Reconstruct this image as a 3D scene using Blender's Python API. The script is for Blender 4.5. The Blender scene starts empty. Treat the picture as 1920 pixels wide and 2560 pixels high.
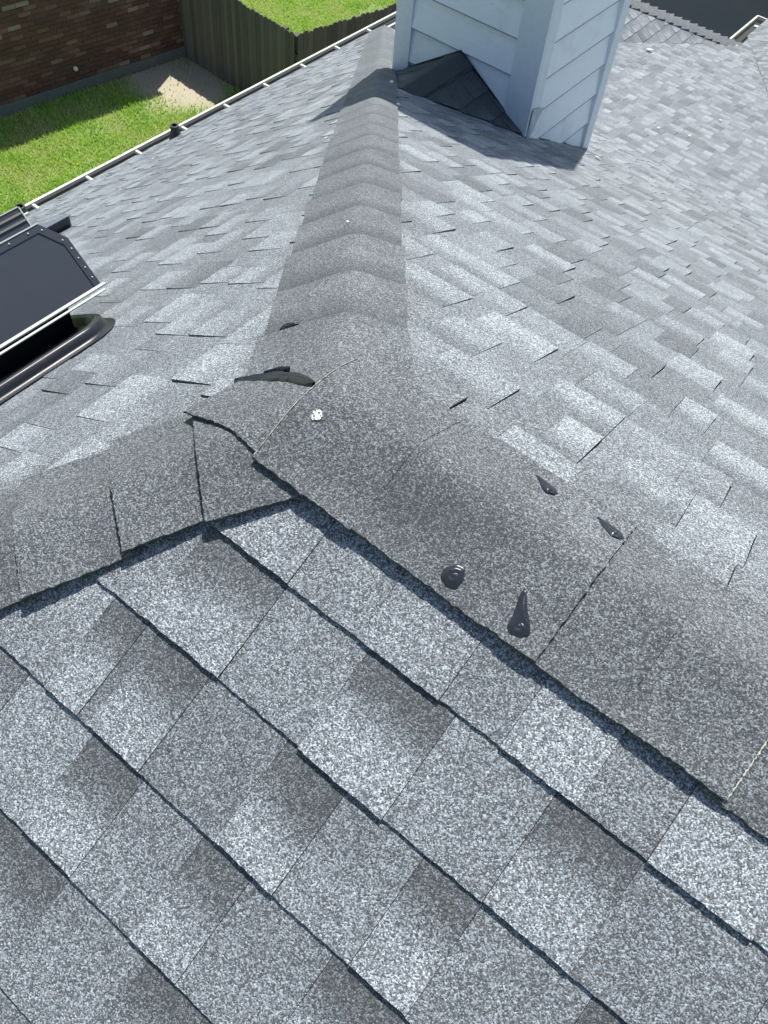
import bpy, bmesh, math, random
import numpy as np
from mathutils import Vector, Matrix, noise
R_ = math.radians
sc = bpy.context.scene
COL = sc.collection
random.seed(7); rng = np.random.default_rng(7)

# ------------------------------------------------------------------ camera, sky, sun, exposure
CAM = Vector((0.408, -0.546, 0.760))
cr = Vector((0.787, 0.610, 0.097)); cu = Vector((-0.552, 0.625, 0.551)); cf = Vector((-0.276, 0.487, -0.829))
cf.normalize(); cr = (cr - cf * cr.dot(cf)).normalized(); cu = cr.cross(cf)
cd = bpy.data.cameras.new('camera'); cam = bpy.data.objects.new('camera', cd); COL.objects.link(cam)
cam.matrix_world = Matrix(((cr.x, cu.x, -cf.x, CAM.x), (cr.y, cu.y, -cf.y, CAM.y), (cr.z, cu.z, -cf.z, CAM.z), (0, 0, 0, 1)))
cd.sensor_fit = 'HORIZONTAL'; cd.sensor_width = 36; cd.lens = 36 * 1955.15 / 1920
cd.clip_start = 0.02; cd.clip_end = 500
sc.camera = cam
SUN = Vector((-0.19, 0.44, 1.0)).normalized()
w = bpy.data.worlds.new('World'); sc.world = w; w.use_nodes = True
nt = w.node_tree; bg = nt.nodes['Background']
sky = nt.nodes.new('ShaderNodeTexSky'); sky.sky_type = 'NISHITA'; sky.sun_disc = False
sky.sun_elevation = math.asin(SUN.z); sky.sun_rotation = math.atan2(SUN.x, SUN.y) % (2 * math.pi)
sky.air_density = 1.2; sky.dust_density = 1.0
nt.links.new(sky.outputs[0], bg.inputs[0]); bg.inputs[1].default_value = 0.095
sd = bpy.data.lights.new('sun', 'SUN'); sd.energy = 4.3; sd.angle = R_(0.53); sd.color = (1, 0.97, 0.90)
so = bpy.data.objects.new('sun', sd); COL.objects.link(so)
so.rotation_euler = SUN.to_track_quat('Z', 'Y').to_euler(); so.location = (0, 5, 20)
sc.view_settings.view_transform = 'Standard'; sc.view_settings.look = 'None'
sc.view_settings.exposure = 0.66; sc.view_settings.gamma = 1

# ------------------------------------------------------------------ helpers
def link_mesh(name, me, mat=None, parent=None):
    o = bpy.data.objects.new(name, me); COL.objects.link(o)
    if mat:
        me.materials.append(mat)
    if parent: o.parent = parent
    return o
def from_bm(name, bm, mat=None, parent=None, smooth=False):
    me = bpy.data.meshes.new(name); bm.to_mesh(me); bm.free()
    if smooth:
        for p in me.polygons: p.use_smooth = True
    return link_mesh(name, me, mat, parent)
def tag(o, label=None, cat=None, group=None, kind=None):
    if label: o['label'] = label
    if cat: o['category'] = cat
    if group: o['group'] = group
    if kind: o['kind'] = kind
    return o
def empty(name, loc=(0, 0, 0)):
    o = bpy.data.objects.new(name, None); COL.objects.link(o); o.location = loc; o.empty_display_size = 0.1; return o
def keep(o, parent):
    bpy.context.view_layer.update()
    o.parent = parent; o.matrix_parent_inverse = parent.matrix_world.inverted()
def box(bm, c, half, ax=None, bevel=0):
    ax = ax or (Vector((1, 0, 0)), Vector((0, 1, 0)), Vector((0, 0, 1)))
    c = Vector(c); vs = []
    for sx in (-1, 1):
        for sy in (-1, 1):
            for sz in (-1, 1):
                vs.append(bm.verts.new(c + ax[0] * sx * half[0] + ax[1] * sy * half[1] + ax[2] * sz * half[2]))
    fs = []
    for f in ((0, 1, 3, 2), (4, 6, 7, 5), (0, 4, 5, 1), (2, 3, 7, 6), (0, 2, 6, 4), (1, 5, 7, 3)):
        fs.append(bm.faces.new([vs[i] for i in f]))
    if bevel:
        es = list({e for f in fs for e in f.edges})
        bmesh.ops.bevel(bm, geom=es, offset=bevel, segments=2, affect='EDGES', profile=0.5)
    return vs
def box2(bm, lo, hi, bevel=0):
    lo = Vector(lo); hi = Vector(hi); box(bm, (lo + hi) / 2, (hi - lo) / 2, None, bevel)
def prism(bm, pts, ext):
    """closed polygon pts swept by the vector ext"""
    ext = Vector(ext); a = [bm.verts.new(Vector(p)) for p in pts]; b = [bm.verts.new(Vector(p) + ext) for p in pts]
    n = len(a); bm.faces.new(a); bm.faces.new(b[::-1])
    for i in range(n): bm.faces.new((a[i], b[i], b[(i + 1) % n], a[(i + 1) % n]))
    return a + b
def tube(bm, pts, r, seg=14, cap=True):
    pts = [Vector(p) for p in pts]; rings = []
    rs = r if isinstance(r, (list, tuple)) else [r] * len(pts)
    up = Vector((0, 0, 1))
    for i, p in enumerate(pts):
        d = (pts[min(i + 1, len(pts) - 1)] - pts[max(i - 1, 0)]).normalized()
        a = d.cross(up)
        if a.length < 1e-3: a = Vector((1, 0, 0))
        a.normalize(); b = d.cross(a)
        rings.append([bm.verts.new(p + (a * math.cos(t) + b * math.sin(t)) * rs[i]) for t in [2 * math.pi * k / seg for k in range(seg)]])
    for i in range(len(rings) - 1):
        for k in range(seg): bm.faces.new((rings[i][k], rings[i][(k + 1) % seg], rings[i + 1][(k + 1) % seg], rings[i + 1][k]))
    if cap: bm.faces.new(rings[0][::-1]); bm.faces.new(rings[-1])
def fixn(bm): bmesh.ops.recalc_face_normals(bm, faces=bm.faces[:])

class NT:
    def __init__(s, name):
        s.m = bpy.data.materials.new(name); s.m.use_nodes = True; s.t = s.m.node_tree; s.b = s.t.nodes['Principled BSDF']
    def n(s, typ, ins=None, **kw):
        nd = s.t.nodes.new(typ)
        for k, v in kw.items(): setattr(nd, k, v)
        for k, v in (ins or {}).items():
            if hasattr(v, 'links') or isinstance(v, bpy.types.NodeSocket): s.t.links.new(v, nd.inputs[k])
            else: nd.inputs[k].default_value = v
        return nd
    def math(s, op, a, b=0.0, c=0.0, clamp=False):
        nd = s.n('ShaderNodeMath', operation=op, use_clamp=clamp)
        for i, v in enumerate((a, b, c)):
            if isinstance(v, bpy.types.NodeSocket): s.t.links.new(v, nd.inputs[i])
            else: nd.inputs[i].default_value = v
        return nd.outputs[0]
    def ramp(s, fac, stops, interp='LINEAR'):
        nd = s.t.nodes.new('ShaderNodeValToRGB'); nd.color_ramp.interpolation = interp
        e = nd.color_ramp.elements
        while len(e) < len(stops): e.new(0.5)
        for i, (p, c) in enumerate(stops): e[i].position = p; e[i].color = (*c, 1) if len(c) == 3 else c
        s.t.links.new(fac, nd.inputs[0]); return nd.outputs[0]
    def mix(s, fac, a, b, typ='MIX'):
        nd = s.t.nodes.new('ShaderNodeMix'); nd.data_type = 'RGBA'; nd.blend_type = typ
        for sock, v in ((nd.inputs[0], fac), (nd.inputs[6], a), (nd.inputs[7], b)):
            if isinstance(v, bpy.types.NodeSocket): s.t.links.new(v, sock)
            else: sock.default_value = v if isinstance(v, float) else (*v, 1)
        return nd.outputs[2]
    def set(s, **kw):
        for k, v in kw.items():
            k = k.replace('_', ' ')
            if isinstance(v, bpy.types.NodeSocket): s.t.links.new(v, s.b.inputs[k])
            elif isinstance(v, tuple) and len(v) == 3: s.b.inputs[k].default_value = (*v, 1)
            else: s.b.inputs[k].default_value = v
    def bump(s, h, strength=0.5, dist=0.001):
        nd = s.n('ShaderNodeBump', {'Strength': strength, 'Distance': dist, 'Height': h}); s.t.links.new(nd.outputs[0], s.b.inputs['Normal'])

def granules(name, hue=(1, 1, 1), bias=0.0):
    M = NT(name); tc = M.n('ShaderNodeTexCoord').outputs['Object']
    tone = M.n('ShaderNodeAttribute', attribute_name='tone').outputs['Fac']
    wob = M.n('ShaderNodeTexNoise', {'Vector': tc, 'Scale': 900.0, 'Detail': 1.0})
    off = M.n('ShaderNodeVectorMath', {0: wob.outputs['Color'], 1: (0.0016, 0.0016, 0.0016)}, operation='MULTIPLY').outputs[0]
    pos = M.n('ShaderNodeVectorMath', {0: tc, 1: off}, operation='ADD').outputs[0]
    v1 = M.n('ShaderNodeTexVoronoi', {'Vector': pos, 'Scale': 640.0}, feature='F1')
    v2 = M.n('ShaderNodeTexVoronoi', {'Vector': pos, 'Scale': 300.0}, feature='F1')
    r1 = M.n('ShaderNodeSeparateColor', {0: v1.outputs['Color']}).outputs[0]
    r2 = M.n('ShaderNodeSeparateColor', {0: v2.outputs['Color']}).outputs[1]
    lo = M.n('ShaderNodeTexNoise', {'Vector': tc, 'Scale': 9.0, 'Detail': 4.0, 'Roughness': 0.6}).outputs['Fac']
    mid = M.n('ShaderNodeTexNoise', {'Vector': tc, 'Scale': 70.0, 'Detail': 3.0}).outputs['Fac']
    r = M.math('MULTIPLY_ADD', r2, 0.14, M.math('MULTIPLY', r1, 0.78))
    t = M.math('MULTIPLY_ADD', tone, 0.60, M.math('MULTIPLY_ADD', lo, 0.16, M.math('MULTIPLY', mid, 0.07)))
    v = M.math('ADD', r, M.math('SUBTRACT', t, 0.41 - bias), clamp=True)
    h = hue
    col = M.ramp(v, [(-0.0, (0.036 * h[0], 0.040 * h[1], 0.041 * h[2])), (0.34, (0.085 * h[0], 0.091 * h[1], 0.094 * h[2])),
                     (0.58, (0.19 * h[0], 0.200 * h[1], 0.212 * h[2])), (0.82, (0.35 * h[0], 0.373 * h[1], 0.392 * h[2])), (1.0, (0.60, 0.64, 0.665))])
    br = M.math('GREATER_THAN', M.n('ShaderNodeSeparateColor', {0: v1.outputs['Color']}).outputs[2], 0.985)
    col = M.mix(M.math('MULTIPLY', br, 0.6), col, (0.22, 0.13, 0.10))
    M.set(Base_Color=col, Roughness=0.75); M.b.inputs['Specular IOR Level'].default_value = 0.45
    hgt = M.math('ADD', M.math('MULTIPLY', v1.outputs['Distance'], -1.0), M.math('MULTIPLY', r1, 0.4))
    M.bump(hgt, 0.55, 0.0012)
    return M.m
M_FIELD = granules('shingle_granules', (0.965, 1.0, 1.035), 0.01)
M_CAP = granules('cap_granules', (0.97, 1.0, 1.02), -0.09)
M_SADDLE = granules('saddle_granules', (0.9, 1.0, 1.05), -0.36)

def plain(name, col, rough=0.5, metal=0.0, spec=0.5, dirt=0.0, bump=0.0, scale=30.0):
    M = NT(name); tc = M.n('ShaderNodeTexCoord').outputs['Object']
    nz = M.n('ShaderNodeTexNoise', {'Vector': tc, 'Scale': scale, 'Detail': 6.0, 'Roughness': 0.65}).outputs['Fac']
    fac = M.ramp(nz, [(0.45, (0, 0, 0)), (0.75, (1, 1, 1))])
    f2 = M.math('MULTIPLY', fac, dirt)
    M.set(Base_Color=M.mix(f2, col, tuple(c * 0.35 + 0.02 for c in col)), Roughness=M.math('MULTIPLY_ADD', nz, 0.25, rough - 0.12), Metallic=metal)
    M.b.inputs['Specular IOR Level'].default_value = spec
    if bump: M.bump(nz, bump, 0.003)
    return M.m
M_BLACK = plain('black_painted_metal', (0.040, 0.047, 0.058), 0.38, 0.0, 0.5, 0.12)
M_GLOSS = plain('glossy_black_metal', (0.012, 0.014, 0.018), 0.36, 0.0, 0.5, 0.2)
M_STRIPE = plain('grey_metal_strip', (0.16, 0.17, 0.155), 0.6, 0.0, 0.5, 0.2)
M_BARE = plain('bright_edge_metal', (0.50, 0.51, 0.48), 0.45, 0.2, 0.5, 0.1)
M_GUTTER = plain('gutter_paint', (0.62, 0.60, 0.52), 0.35, 0.0, 0.5, 0.25)
M_GUTIN = plain('gutter_inside', (0.16, 0.16, 0.14), 0.6, 0.0, 0.4, 0.5)
M_PIPE = plain('black_pipe', (0.022, 0.024, 0.024), 0.5, 0, 0.5, 0.2)
M_TAR = plain('roofing_sealant', (0.020, 0.024, 0.031), 0.24, 0.0, 0.5, 0.1, 0.2, 150.0)
M_WHITE = plain('white_flake', (0.78, 0.77, 0.70), 0.7, 0, 0.3, 0.2, 0.3, 300.0)
M_MAT = plain('cut_mat_edge', (0.50, 0.49, 0.42), 0.8, 0, 0.2, 0.6, 0.4, 400.0)
M_FLASH = plain('painted_flashing', (0.42, 0.50, 0.56), 0.4, 0.1, 0.5, 0.4)
M_CONC = plain('concrete', (0.20, 0.21, 0.19), 0.9, 0, 0.2, 0.6, 0.4, 25.0)

# ------------------------------------------------------------------ roof geometry
P = 0.4841      # pitch of the two main slopes
Q = 0.6877      # pitch of the hip end
E = 0.143       # shingle exposure
KS = 0.008
def H(x, y, off=0.0):
    z = (Q * x, P * y, -P * y); m = min(z)
    return m - KS * math.log(sum(math.exp(-(a - m) / KS) for a in z)) + off
house = empty('house'); tag(house, 'house seen from its grey shingled hip roof, with chimney, gutter and vents', 'house')

def tabs_random(s0, s1, row, key):
    rr = random.Random(key * 1000 + row); s = s0 - rr.uniform(0, 0.3); out = []; tooth = rr.random() < 0.5
    while s < s1:
        wd = rr.uniform(0.065, 0.15) if tooth else rr.uniform(0.05, 0.15)
        k = rr.random()
        if tooth:
            if k < 0.55: tt, tb = rr.uniform(0.32, 0.46), rr.uniform(0.60, 0.74)
            elif k < 0.8: tt, tb = rr.uniform(0.55, 0.64), rr.uniform(0.62, 0.76)
            else: tt, tb = rr.uniform(0.2, 0.35), rr.uniform(0.28, 0.45)
        else:
            if k < 0.22: tt, tb = rr.uniform(0.3, 0.4), rr.uniform(0.36, 0.46)
            else: tt, tb = rr.uniform(0.44, 0.58), rr.uniform(0.44, 0.58)
        out.append((s, s + wd, tt, tb, tooth)); s += wd; tooth = not tooth or rr.random() < 0.12
    return out

def slope(u, d, O, trange, phase, srange, clips, key, custom=None, label=None, exposure=E, near=True):
    u = Vector(u).normalized(); d = Vector(d).normalized(); n = u.cross(d)
    if n.z < 0: n = -n
    O = Vector(O); V = []; F = []; T = []
    def pt(s, t, h): return O + u * s + d * t + n * h
    rows = int((trange[1] - phase) / exposure) + 2
    for k in range(-1, rows):
        t1 = phase + k * exposure; t0 = t1 - exposure
        if t1 < trange[0] + 0.01 or t0 > trange[1]: continue
        tl = custom[k] if custom and k in custom else None
        sr = srange(t0, t1) if callable(srange) else srange
        tabs = tabs_random(sr[0], sr[1], k, key)
        if tl:
            tl = [(a, b, 0.48 + (c - 0.52) * 1.1, 0.5 + (e - 0.46) * 0.52, f) for a, b, c, e, f in tl]
            tabs = [t for t in tabs if t[1] < tl[0][0] or t[0] > tl[-1][1]]
            L = [t for t in tabs if t[1] < tl[0][0]]; Rr = [t for t in tabs if t[0] > tl[-1][1]]
            if L: L[-1] = (L[-1][0], tl[0][0]) + L[-1][2:]
            if Rr: Rr[0] = (tl[-1][1], Rr[0][1]) + Rr[0][2:]
            tabs = L + tl + Rr
        for a, b, tt, tb, tooth in tabs:
            mid = pt((a + b) / 2, t1, 0); dist = (mid - CAM).length
            hb = 0.0078 if tooth else 0.0052
            hb += random.uniform(-0.0006, 0.0006)
            nr = near and dist < 2.6
            nc = max(1, int((b - a) / (0.006 if dist < 1.6 else 0.014))) if nr else (3 if dist < 5 else 1)
            trs = (0.0, 0.25, 0.4, 0.52, 0.64, 0.78, 1.0) if dist < 3.5 else (0.0, 0.45, 0.7, 1.0)
            gap = 0.0007 if tooth else 0.0
            skew = random.uniform(-0.003, 0.003) if not tl else 0
            jb = random.uniform(-0.0015, 0.0015)
            tilt = random.uniform(-0.0006, 0.0006)
            base = len(V); nrow = len(trs)
            tb2 = tb + random.uniform(-0.05, 0.05)
            for i in range(nc + 1):
                f = i / nc; s = a + gap + (b - a - 2 * gap) * f
                jag = (noise.noise(Vector((s * 160, t1 * 50, key))) * 0.0015 + noise.noise(Vector((s * 40, t1 * 50, key))) * 0.0010) if nr else 0
                wav = noise.noise(Vector((s * 5, t1 * 5, key + 3))) * 0.0012
                for j, q in enumerate(trs):
                    t = t0 - 0.012 + (exposure + 0.012) * q
                    if q == 1.0: t = t1 + jb + jag
                    h = 0.0002 + (hb + wav + tilt * (f - 0.5) * 2) * q
                    side = skew * q
                    g = min(max((q - 0.22 - 0.12 * noise.noise(Vector((s * 12, t1 * 9, 7)))) / 0.5, 0), 1); g = g * g * (3 - 2 * g)
                    V.append(pt(s + side, t, h)); T.append(tt + (tb2 - tt) * g)
                # lower edge, its shade painted in as a dark tone
                V.append(pt(s + skew, t1 + jb + jag + 0.0003, -0.0008)); T.append(-0.6)
            st = nrow + 1
            for i in range(nc):
                for j in range(nrow):
                    F.append((base + i * st + j, base + i * st + j + 1, base + (i + 1) * st + j + 1, base + (i + 1) * st + j))
            # sides, their shade painted into the tone as well
            for i in (0, nc):
                lo = []
                for j in range(nrow):
                    V.append(V[base + i * st + j] - n * (0.0002 + hb * trs[j] + 0.0008)); T.append(-0.5); lo.append(len(V) - 1)
                for j in range(nrow - 1): F.append((base + i * st + j, base + i * st + j + 1, lo[j + 1], lo[j]))
    me = bpy.data.meshes.new('roof_slope'); me.from_pydata([tuple(v) for v in V], [], F)
    at = me.attributes.new('tone', 'FLOAT', 'POINT'); at.data.foreach_set('value', T)
    bm = bmesh.new(); bm.from_mesh(me)
    # underlay board closing the slope from below
    for co, no in clips:
        bmesh.ops.bisect_plane(bm, geom=bm.verts[:] + bm.edges[:] + bm.faces[:], plane_co=Vector(co), plane_no=Vector(no), clear_outer=True)
    fixn(bm); bm.to_mesh(me); bm.free()
    o = link_mesh('roof_slope', me, M_FIELD, house)
    if label: o['label'] = label
    return o

sP = math.sqrt(1 + P * P); sQ = math.sqrt(1 + Q * Q)
HX = Q / P     # hip: y = +-HX * -x
# near slope, its first courses laid out one by one
CUST = {
 0: [(-0.30, -0.06, .5, .5, 0), (-0.06, .10, .55, .62, 1), (.10, .209, .62, .55, 0), (.209, .33, .6, .68, 1), (.33, .413, .62, .45, 0), (.413, .513, .60, .74, 1), (.513, .60, .5, .48, 0), (.60, .72, .6, .78, 1)],
 1: [(-.30, -.13, .5, .5, 0), (-.13, -.031, .5, .56, 0), (-.031, .10, .18, .82, 1), (.10, .229, .55, .6, 0), (.229, .355, .10, .86, 1), (.355, .49, .55, .5, 0), (.49, .60, .10, .84, 1), (.60, .76, .5, .45, 0)],
 2: [(-.34, -.20, .2, .7, 1), (-.20, -.078, .66, .62, 0), (-.078, -.018, .16, .88, 1), (-.018, .0, .3, .34, 0), (.0, .09, .14, .82, 1), (.09, .214, .42, .34, 0), (.214, .305, .12, .88, 1), (.305, .415, .44, .50, 0), (.415, .493, .12, .86, 1), (.493, .63, .5, .44, 0), (.63, .75, .12, .8, 1)],
 3: [(-.25, .012 - .12, .3, .4, 1), (-.108, .012, .62, .6, 0), (.012, .10, .14, .86, 1), (.10, .2, .5, .52, 0), (.2, .275, .14, .86, 1), (.275, .396, .46, .5, 0), (.396, .50, .12, .82, 1), (.50, .62, .5, .5, 0), (.62, .74, .2, .8, 1)],
 4: [(-.2, -.05, .3, .75, 1), (-.05, .10, .12, .45, 0), (.10, .222, .5, .52, 0), (.222, .234, .4, .4, 0), (.234, .33, .14, .5, 1), (.33, .45, .5, .5, 0)],
}
slope((1, 0, 0), (0, -1, -P), (0, 0, 0), (0, 6.5 * sP), 0.2263, lambda a, b: (-(b / sP) / HX - 0.3, 5.0),
      [((0, -0.03, 0), (0, 1, 0)), ((0.03, -0.02, 0), (-HX, 1, 0)), ((0, -6.5, 0), (0, -1, 0))], 1, CUST, 'near slope with large grey shingles edge by edge')
# hip end
slope((0, 1, 0), (-1, 0, -Q), (0, 0, 0), (0, 4.58 * sQ), 0.0, lambda a, b: (-(b / sQ) * HX - 0.3, (b / sQ) * HX + 0.3),
      [((-0.04, 0, 0), (HX, -1, 0)), ((-0.04, 0, 0), (HX, 1, 0)), ((-4.585, 0, 0), (-1, 0, 0))], 2, None, 'hip end slope running down to the gutter')
# far slope
YB = 6.1
slope((1, 0, 0), (0, 1, -P), (0, 0, 0), (0, YB * sP), 0.07, lambda a, b: (-3.6, 5.0),
      [((0, 0.03, 0), (0, -1, 0)), ((0.03, 0.02, 0), (-HX, -1, 0)), ((0, YB, 0), (0, 1, 0)), ((-3.6, 0, 0), (-1, 0, 0))], 3, None, 'far slope falling away behind the ridge')
slope((1, 0, 0), (0, 1, -P), (0, 0, 0), (4.9 * sP, 6.51 * sP), 0.07, (-4.6, -3.6),
      [((0, 0, 0), (-HX, -1, 0)), ((0, 6.51, 0), (0, 1, 0)), ((-3.6, 0, 0), (1, 0, 0))], 4)
# low pitched extension beyond the break, its wings
ZB = -P * YB
WS = 0.20; nW = Vector((0, WS, 1))
VX, VY, VZ = -2.17, 11.36, ZB - WS * (11.36 - YB)
V0 = Vector((-3.3, 8.168, ZB - WS * 2.068)); VB = Vector((VX, VY, VZ))
vd = (VB - V0); vn = Vector((vd.y, -vd.x, 0))      # plan normal of the valley, pointing to +x
XA = Vector((-2.012, 11.352, -4.0)); XB = Vector((-1.245, 9.556, -3.641)); xd = XB - XA
sW = math.sqrt(1 + WS * WS)
slope((1, 0, 0), (0, 1, -WS), (0, YB, ZB), (0, 7.0 * sW), 0.08, (-4.0, 5.0),
      [((0, 13.1, 0), (0, 1, 0)), (tuple(V0 - vd.normalized() * 0 + Vector((0.0, 0, 0))), tuple(-vn.normalized())), (tuple(XA), (-xd.y, xd.x, 0) if (-xd.y) > 0 else (xd.y, -xd.x, 0)), ((-3.35, 0, 0), (-1, 0, 0))] if False else
      [((0, 13.1, 0), (0, 1, 0)), (tuple(V0), tuple(-vn)), (tuple(XA), (1.796, 0.767, 0))], 5, None, 'low pitched extension slope beyond the chimney', near=False)
# strip of the extension that runs on past the wing hip, up to its white edge
slope((1, 0, 0), (0, 1, -WS), (0, YB, ZB), (5.0 * sW, 7.0 * sW), 0.08, (-2.6, -1.0),
      [((0, 13.1, 0), (0, 1, 0)), ((0, 11.36, 0), (0, -1, 0)), ((-2.17, 11.36, 0), (-1.74, -0.22, 0)), (tuple(XA), (1.796, 0.767, 0))], 6, None, None, near=False)
VS = 0.565
nV = Vector((VS, 0, 1))
def zV(x): return VZ - VS * (x - VX)
hipV = Vector((-1.027, -1.458, 0)); hipV = hipV / abs(hipV.x)
sV = math.sqrt(1 + VS * VS)
VTOP = Vector((VX, VY, 0)) + hipV * 1.35
slope((0, 1, 0), (1, 0, -VS), (VTOP.x, 0, zV(VTOP.x)), (0, 1.35 * sV), 0.05, (7.0, 11.6),
      [(tuple(V0), tuple(vn)), ((VX, VY, 0), (-hipV.y * -1, hipV.x * 1, 0) if False else (-1.42, 1.0, 0)), ], 7, None, 'small wing slope with diagonal looking shingle courses', near=False)
# the wing facing left across the valley
sX = 0.47
slope((0, 1, 0), (-1, 0, -sX), (XA.x + 3.0, 0, XA.z + 3.0 * sX), (0, 3.2 * math.sqrt(1 + sX * sX)), 0.03, (6.0, 13.2),
      [(tuple(XA), (-1.796, -0.767, 0)), ((0, 13.1, 0), (0, 1, 0))], 8, None, 'wing slope rising at the right edge', near=False)

# solid body under the slopes (deck and walls)
M_DECK = plain('dark_underlay', (0.05, 0.052, 0.055), 0.9, 0, 0.2, 0.2)
def poly_part(name, polys, mat, parent=house, thick=0.0):
    bm = bmesh.new()
    for pl in polys: bm.faces.new([bm.verts.new(Vector(p)) for p in pl])
    o = from_bm(name, bm, mat, parent); return o
dz = -0.004
poly_part('roof_deck', [
    [(0, 0, dz), (-4.57, -4.57 * HX, -4.57 * Q + dz), (5, -4.57 * HX, -4.57 * Q + dz), (5, 0, dz)],
    [(0, 0, dz), (-4.57, 4.57 * HX, -4.57 * Q + dz), (-4.57, -4.57 * HX, -4.57 * Q + dz)],
    [(0, 0, dz), (5, 0, dz), (5, YB, ZB + dz), (-3.6, YB, ZB + dz), (-4.57, 4.57 * HX, -4.57 * Q + dz)],
    [(-3.6, YB, ZB + dz), (5, YB, ZB + dz), (5, 9.56, ZB - WS * 3.46 + dz), (XB.x, XB.y, XB.z + dz), (XA.x, XA.y, XA.z + dz), (-2.0, 13.1, ZB - WS * 7 + dz), (-2.36, 13.1, ZB - WS * 7 + dz), (VX, VY, VZ + dz), (V0.x, V0.y, V0.z + dz)],
], M_DECK)
M_WALL = plain('house_wall_brick', (0.22, 0.12, 0.09), 0.85, 0, 0.2, 0.5, 0.3, 12.0)
GZ = -6.4
poly_part('wall', [
    [(-4.2, -6.1, GZ), (-4.2, 6.1, GZ), (-4.2, 6.1, -3.0), (-4.2, -6.1, -3.0)],
    [(-4.2, 6.1, GZ), (-3.3, 6.1, GZ), (-3.3, 6.1, -2.9), (-4.2, 6.1, -3.0)],
    [(-3.3, 6.1, GZ), (-3.3, 9.6, GZ), (-3.3, 9.6, -3.9), (-3.3, 6.1, -2.9)],
    [(-2.7, 10.9, GZ), (-1.9, 10.9, GZ), (-1.9, 10.9, -4.2), (-2.7, 10.9, -4.2)],
    [(-2.0, 10.9, GZ), (-2.0, 12.8, GZ), (-2.0, 12.8, -4.5), (-2.0, 10.9, -4.4)],
    [(-2.0, 12.8, GZ), (5, 12.8, GZ), (5, 12.8, -4.5), (-2.0, 12.8, -4.5)],
    [(-4.2, -6.1, GZ), (5, -6.1, GZ), (5, -6.1, -3.0), (-4.2, -6.1, -3.0)],
], M_WALL)
# far side of the small wing: hip face and its hidden back
poly_part('roof_deck', [
    [tuple(VB + Vector((0, 0, dz))), (VTOP.x, VTOP.y, zV(VTOP.x) + dz), (VTOP.x - 1.0, VTOP.y, zV(VTOP.x) + dz), (VX - 2.3, VY, VZ + dz)],
    [tuple(VB + Vector((0, 0, dz))), (VTOP.x, VTOP.y, zV(VTOP.x) + dz), (VTOP.x, 8.6, zV(VTOP.x) + dz), (V0.x, V0.y, V0.z + dz)]], M_DECK)

# ------------------------------------------------------------------ cap shingles draped over hips and ridge
def drape(name, corners, offs, mat, nu, nv, thick=0.0045, hfun=H, tone=0.4, tones=None, seed=0, jag=0.0012, curl=0.0, parent=house, edge=None, smooth=False):
    """corners a b c d in plan; offs = heights above the roof at a b c d; v runs a->d, u runs a->b"""
    a, b, c, d = [Vector((p[0], p[1])) for p in corners]
    V = []; T = []; idx = {}
    for i in range(nu + 1):
        for j in range(nv + 1):
            u = i / nu; v = j / nv
            p = a * (1 - u) * (1 - v) + b * u * (1 - v) + c * u * v + d * (1 - u) * v
            of = offs[0] * (1 - u) * (1 - v) + offs[1] * u * (1 - v) + offs[2] * u * v + offs[3] * (1 - u) * v
            onedge = i in (0, nu) or j in (0, nv)
            if onedge and jag:
                p = p + Vector((noise.noise(Vector((p.x * 140, p.y * 140, seed))), noise.noise(Vector((p.x * 140, p.y * 140, seed + 9))))) * jag * 1.6
            of += noise.noise(Vector((p.x * 14, p.y * 14, seed + 3))) * 0.0016
            if curl: of += curl * (max(0, abs(v - 0.5) - 0.3) / 0.2) ** 2 * (1 + 1.9 * noise.noise(Vector((p.x * 8, p.y * 3, 5))))
            idx[i, j] = len(V); V.append((p.x, p.y, hfun(p.x, p.y, of)))
            tn = tone + 0.10 * noise.noise(Vector((p.x * 10, p.y * 10, seed + 1))) + 0.06 * noise.noise(Vector((p.x * 4, p.y * 4, seed + 2)))
            if tones: tn += tones(u, v, p)
            T.append(tn)
    n0 = len(V); F = []
    for i in range(nu):
        for j in range(nv): F.append((idx[i, j], idx[i + 1, j], idx[i + 1, j + 1], idx[i, j + 1]))
    rim = [(i, 0) for i in range(nu)] + [(nu, j) for j in range(nv)] + [(i, nv) for i in range(nu, 0, -1)] + [(0, j) for j in range(nv, 0, -1)]
    low = []
    for r in rim:
        x, y, z = V[idx[r]]; low.append(len(V)); V.append((x, y, z - thick)); T.append(-0.5)  # rim tone darkened to paint in the shade of the cap edge
    for k in range(len(rim)):
        k2 = (k + 1) % len(rim); F.append((idx[rim[k]], idx[rim[k2]], low[k2], low[k]))
    me = bpy.data.meshes.new(name); me.from_pydata(V, [], F)
    at = me.attributes.new('tone', 'FLOAT', 'POINT'); at.data.foreach_set('value', T)
    bm = bmesh.new(); bm.from_mesh(me); fixn(bm); bm.to_mesh(me); bm.free()
    o = link_mesh(name, me, mat, parent)
    if edge is not None: pass
    return o

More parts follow.
